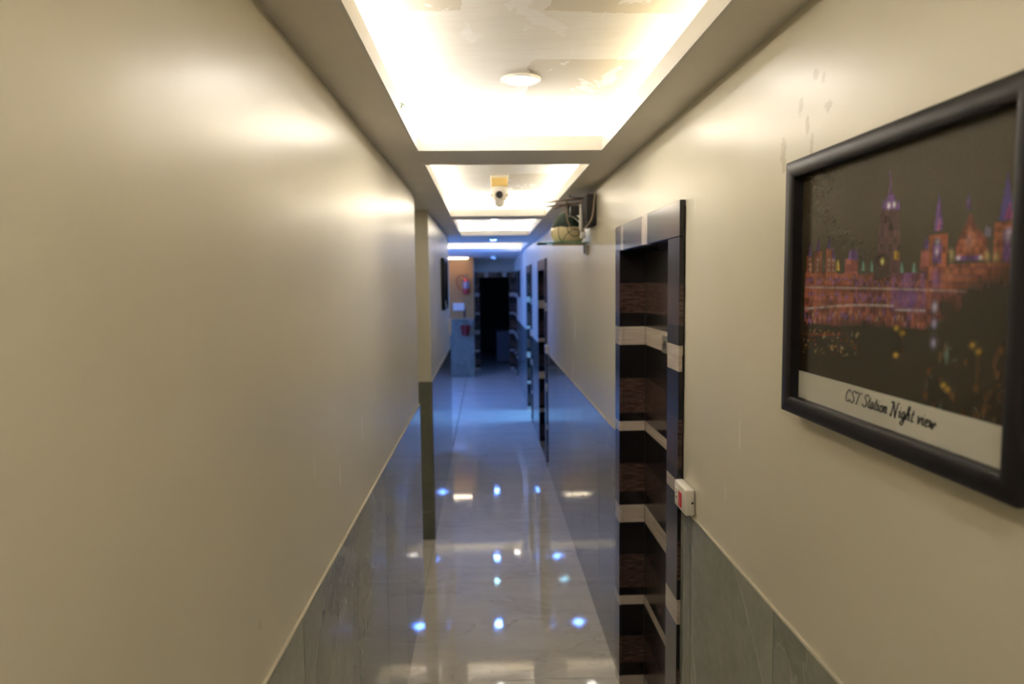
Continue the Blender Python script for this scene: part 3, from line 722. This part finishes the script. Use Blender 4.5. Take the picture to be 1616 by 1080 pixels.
for (a, b, z_, l_) in ((.345, .575, 2.365, 'upper'), (.318, .545, 2.338, 'lower')):
    cable('conduit', [(a, 4.0, z_-.008), ((a+b)/2, 4.0, z_+.004), (b, 4.0, z_+.012)], .0045, m_brc, '%s of the two thin brown conduits poking left of the dark box' % l_, 'conduit')
cable('cable', [(.40, 4.02, 2.325), (.47, 4.02, 2.345), (.54, 4.0, 2.352), (.565, 3.98, 2.36)], .0035, m_brc, 'short brown cable resting above the black lid knob')
cable('cable', [(.50, 4.10, 2.415), (.50, 4.10, 2.40), (.53, 4.06, 2.39), (.575, 4.0, 2.385), (.604, 3.9, 2.392)], .0035, m_kc, 'black cable under the ceiling above the dark box')
cable('cable', [(.432, 4.098, 2.232), (.430, 4.095, 2.19), (.440, 4.095, 2.155), (.455, 4.10, 2.146), (.475, 4.095, 2.18), (.500, 4.09, 2.20), (.525, 4.085, 2.215), (.55, 4.085, 2.20), (.545, 4.09, 2.175), (.515, 4.09, 2.172), (.49, 4.09, 2.195), (.475, 4.09, 2.235)], .0018, m_kc, 'thin black wire coiled in front of the cream pot')
cable('cable', [(.475, 4.052, 2.345), (.478, 4.052, 2.31), (.478, 4.055, 2.285), (.50, 4.055, 2.285), (.53, 4.055, 2.265), (.550, 4.04, 2.245)], .003, m_wc, 'white cable running down to the adapter')
t = thing('power_adapter', 'white tapered power adapter hanging beside the dark box', 'adapter', (.545, 3.96, 2.20))
bm = bmesh.new(); add_lathe(bm, [(0, -.012), (.007, -.010), (.010, .004), (.011, .04), (.008, .075), (.004, .115), (0, .12)], 18); obj('body', bm, m_wc, t, True)
boxes('socket_body', [(-.006, .024, -.012, .012, -.05, -.014)], m_wc, t, bev=.003)
t = thing('socket_block', 'black plug block between conduits and white adapter', 'plug', (.520, 4.02, 2.29))
boxes('body', [(-.03, .022, -.02, .02, -.005, .05)], m_blackm, t, bev=.004); boxes('pin_cap', [(-.012, .008, -.026, -.0195, .01, .03)], m_gbox, t, bev=.001)

# ------------------------------------------------ ochre wall objects
t = thing('fire_extinguisher', 'red fire extinguisher with hose loop on the ochre wall', 'fire extinguisher', (-.40, 14.1, 1.68))
m_er = mat('extinguisher_red', (.50,.035,.02), .3)
bm = bmesh.new(); add_lathe(bm, [(0, 0), (.055, .002), (.062, .015), (.062, .27), (.055, .30), (.03, .325), (.018, .335), (.018, .345), (0, .345)], 28, Matrix.Translation((0, -.075, 0))); obj('cylinder', bm, m_er, t, True)
bm = bmesh.new(); add_lathe(bm, [(.0628, .13), (.0632, .132), (.0632, .262), (.0628, .264)], 28, Matrix.Translation((0, -.075, 0))); obj('label_band', bm, mat('label_paper', (.38,.30,.32), .4), t, True)
boxes('valve', [(-.018, .018, -.093, -.057, .345, .375)], m_steel, t, bev=.003)
boxes('lever', [(-.012, .055, -.085, -.065, .376, .386), (-.012, .05, -.085, -.065, .395, .403)], m_blackm, t, bev=.002)
bm = bmesh.new(); add_tube(bm, smooth_path([(-.015, -.075, .36), (-.07, -.075, .385), (-.15, -.07, .36), (-.185, -.07, .27), (-.16, -.07, .17), (-.10, -.075, .10), (-.07, -.08, .07)], 8), .010, 10); obj('hose', bm, mat('hose_red', (.28,.03,.02), .4), t, True)
boxes('wall_hook', [(-.02, .02, -.016, -.0005, .20, .34)], m_steel, t, bev=.001)
t = thing('wall_plate', 'pale rectangular switchboard plate under the fire extinguisher', 'switch plate', (-.555, 14.1, 1.44))
boxes('plate', [(-.115, .115, -.025, -.0005, -.075, .075)], m_white, t, bev=.004)
for i in range(4): boxes('rocker', [(-.095+.05*i, -.055+.05*i, -.029, -.0245, -.03, .03)], m_white, t, bev=.001)
t = thing('fire_bucket', 'dark red fire bucket hanging below the wall plate', 'bucket', (-.425, 13.955, .862))
bm = bmesh.new(); add_lathe(bm, [(0, 0), (.070, 0), (.085, .10), (.105, .205), (.110, .207), (.107, .20), (.080, .09), (.066, .006), (0, .006)], 28); obj('pail', bm, mat('bucket_red', (.22,.012,.012), .4), t, True)
bm = bmesh.new(); add_tube(bm, smooth_path([(-.108, 0, .20), (-.08, .03, .32), (0, .05, .37), (.08, .03, .32), (.108, 0, .20)], 6), .004, 8); obj('bail_handle', bm, m_steel, t, True)
t = thing('hook_bracket', 'dark metal hook holding the fire bucket', 'hook', (-.44, 14.1, 1.21))
bm = bmesh.new(); add_tube(bm, smooth_path([(.0, -.008, .18), (.0, -.012, .06), (.005, -.07, .02), (.01, -.10, .03), (.012, -.112, .045)], 6), .006, 8); obj('hook', bm, m_blackm, t, True)
boxes('wall_plate', [(-.02, .02, -.008, -.0005, .0, .2)], m_blackm, t, bev=.001)

# ------------------------------------------------ green sprig caught on the lip of the nearest cove
t = thing('leaf_sprig', 'tiny green sprig caught on the left lip of the nearest cove', 'leaf', (CX0+.001, 2.27, ZC+.052))
m_leaf = mat('sprig_green', (.03,.16,.03), .5); m_twig = mat('twig', (.30,.22,.08), .6)
bm = bmesh.new(); add_tube(bm, smooth_path([(-.008, 0, .004), (.004, 0, .003), (.008, 0, -.004), (.006, -.002, -.016)], 5), .0011, 6); obj('twig', bm, m_twig, t)
for (dx, dz, L_) in ((.016, -.020, 1), (.002, -.030, 1.2), (-.004, -.012, .6)):
    bm = bmesh.new(); st = Vector((.006, 0, -.006)); en = Vector((dx, -.004, dz)); d = (en-st); n = Vector((-d.z, 0, d.x)).normalized()*.0022
    for k_ in range(1):
        a = [st, st+d*.5+n, en, st+d*.5-n]; vs1 = [bm.verts.new(p) for p in a]; vs2 = [bm.verts.new(p+Vector((0, .0006, 0))) for p in a]
        bm.faces.new(vs1); bm.faces.new(vs2[::-1])
        for i in range(4): bm.faces.new((vs1[i], vs2[i], vs2[(i+1) % 4], vs1[(i+1) % 4]))
    obj('leaf', bm, m_leaf, t)
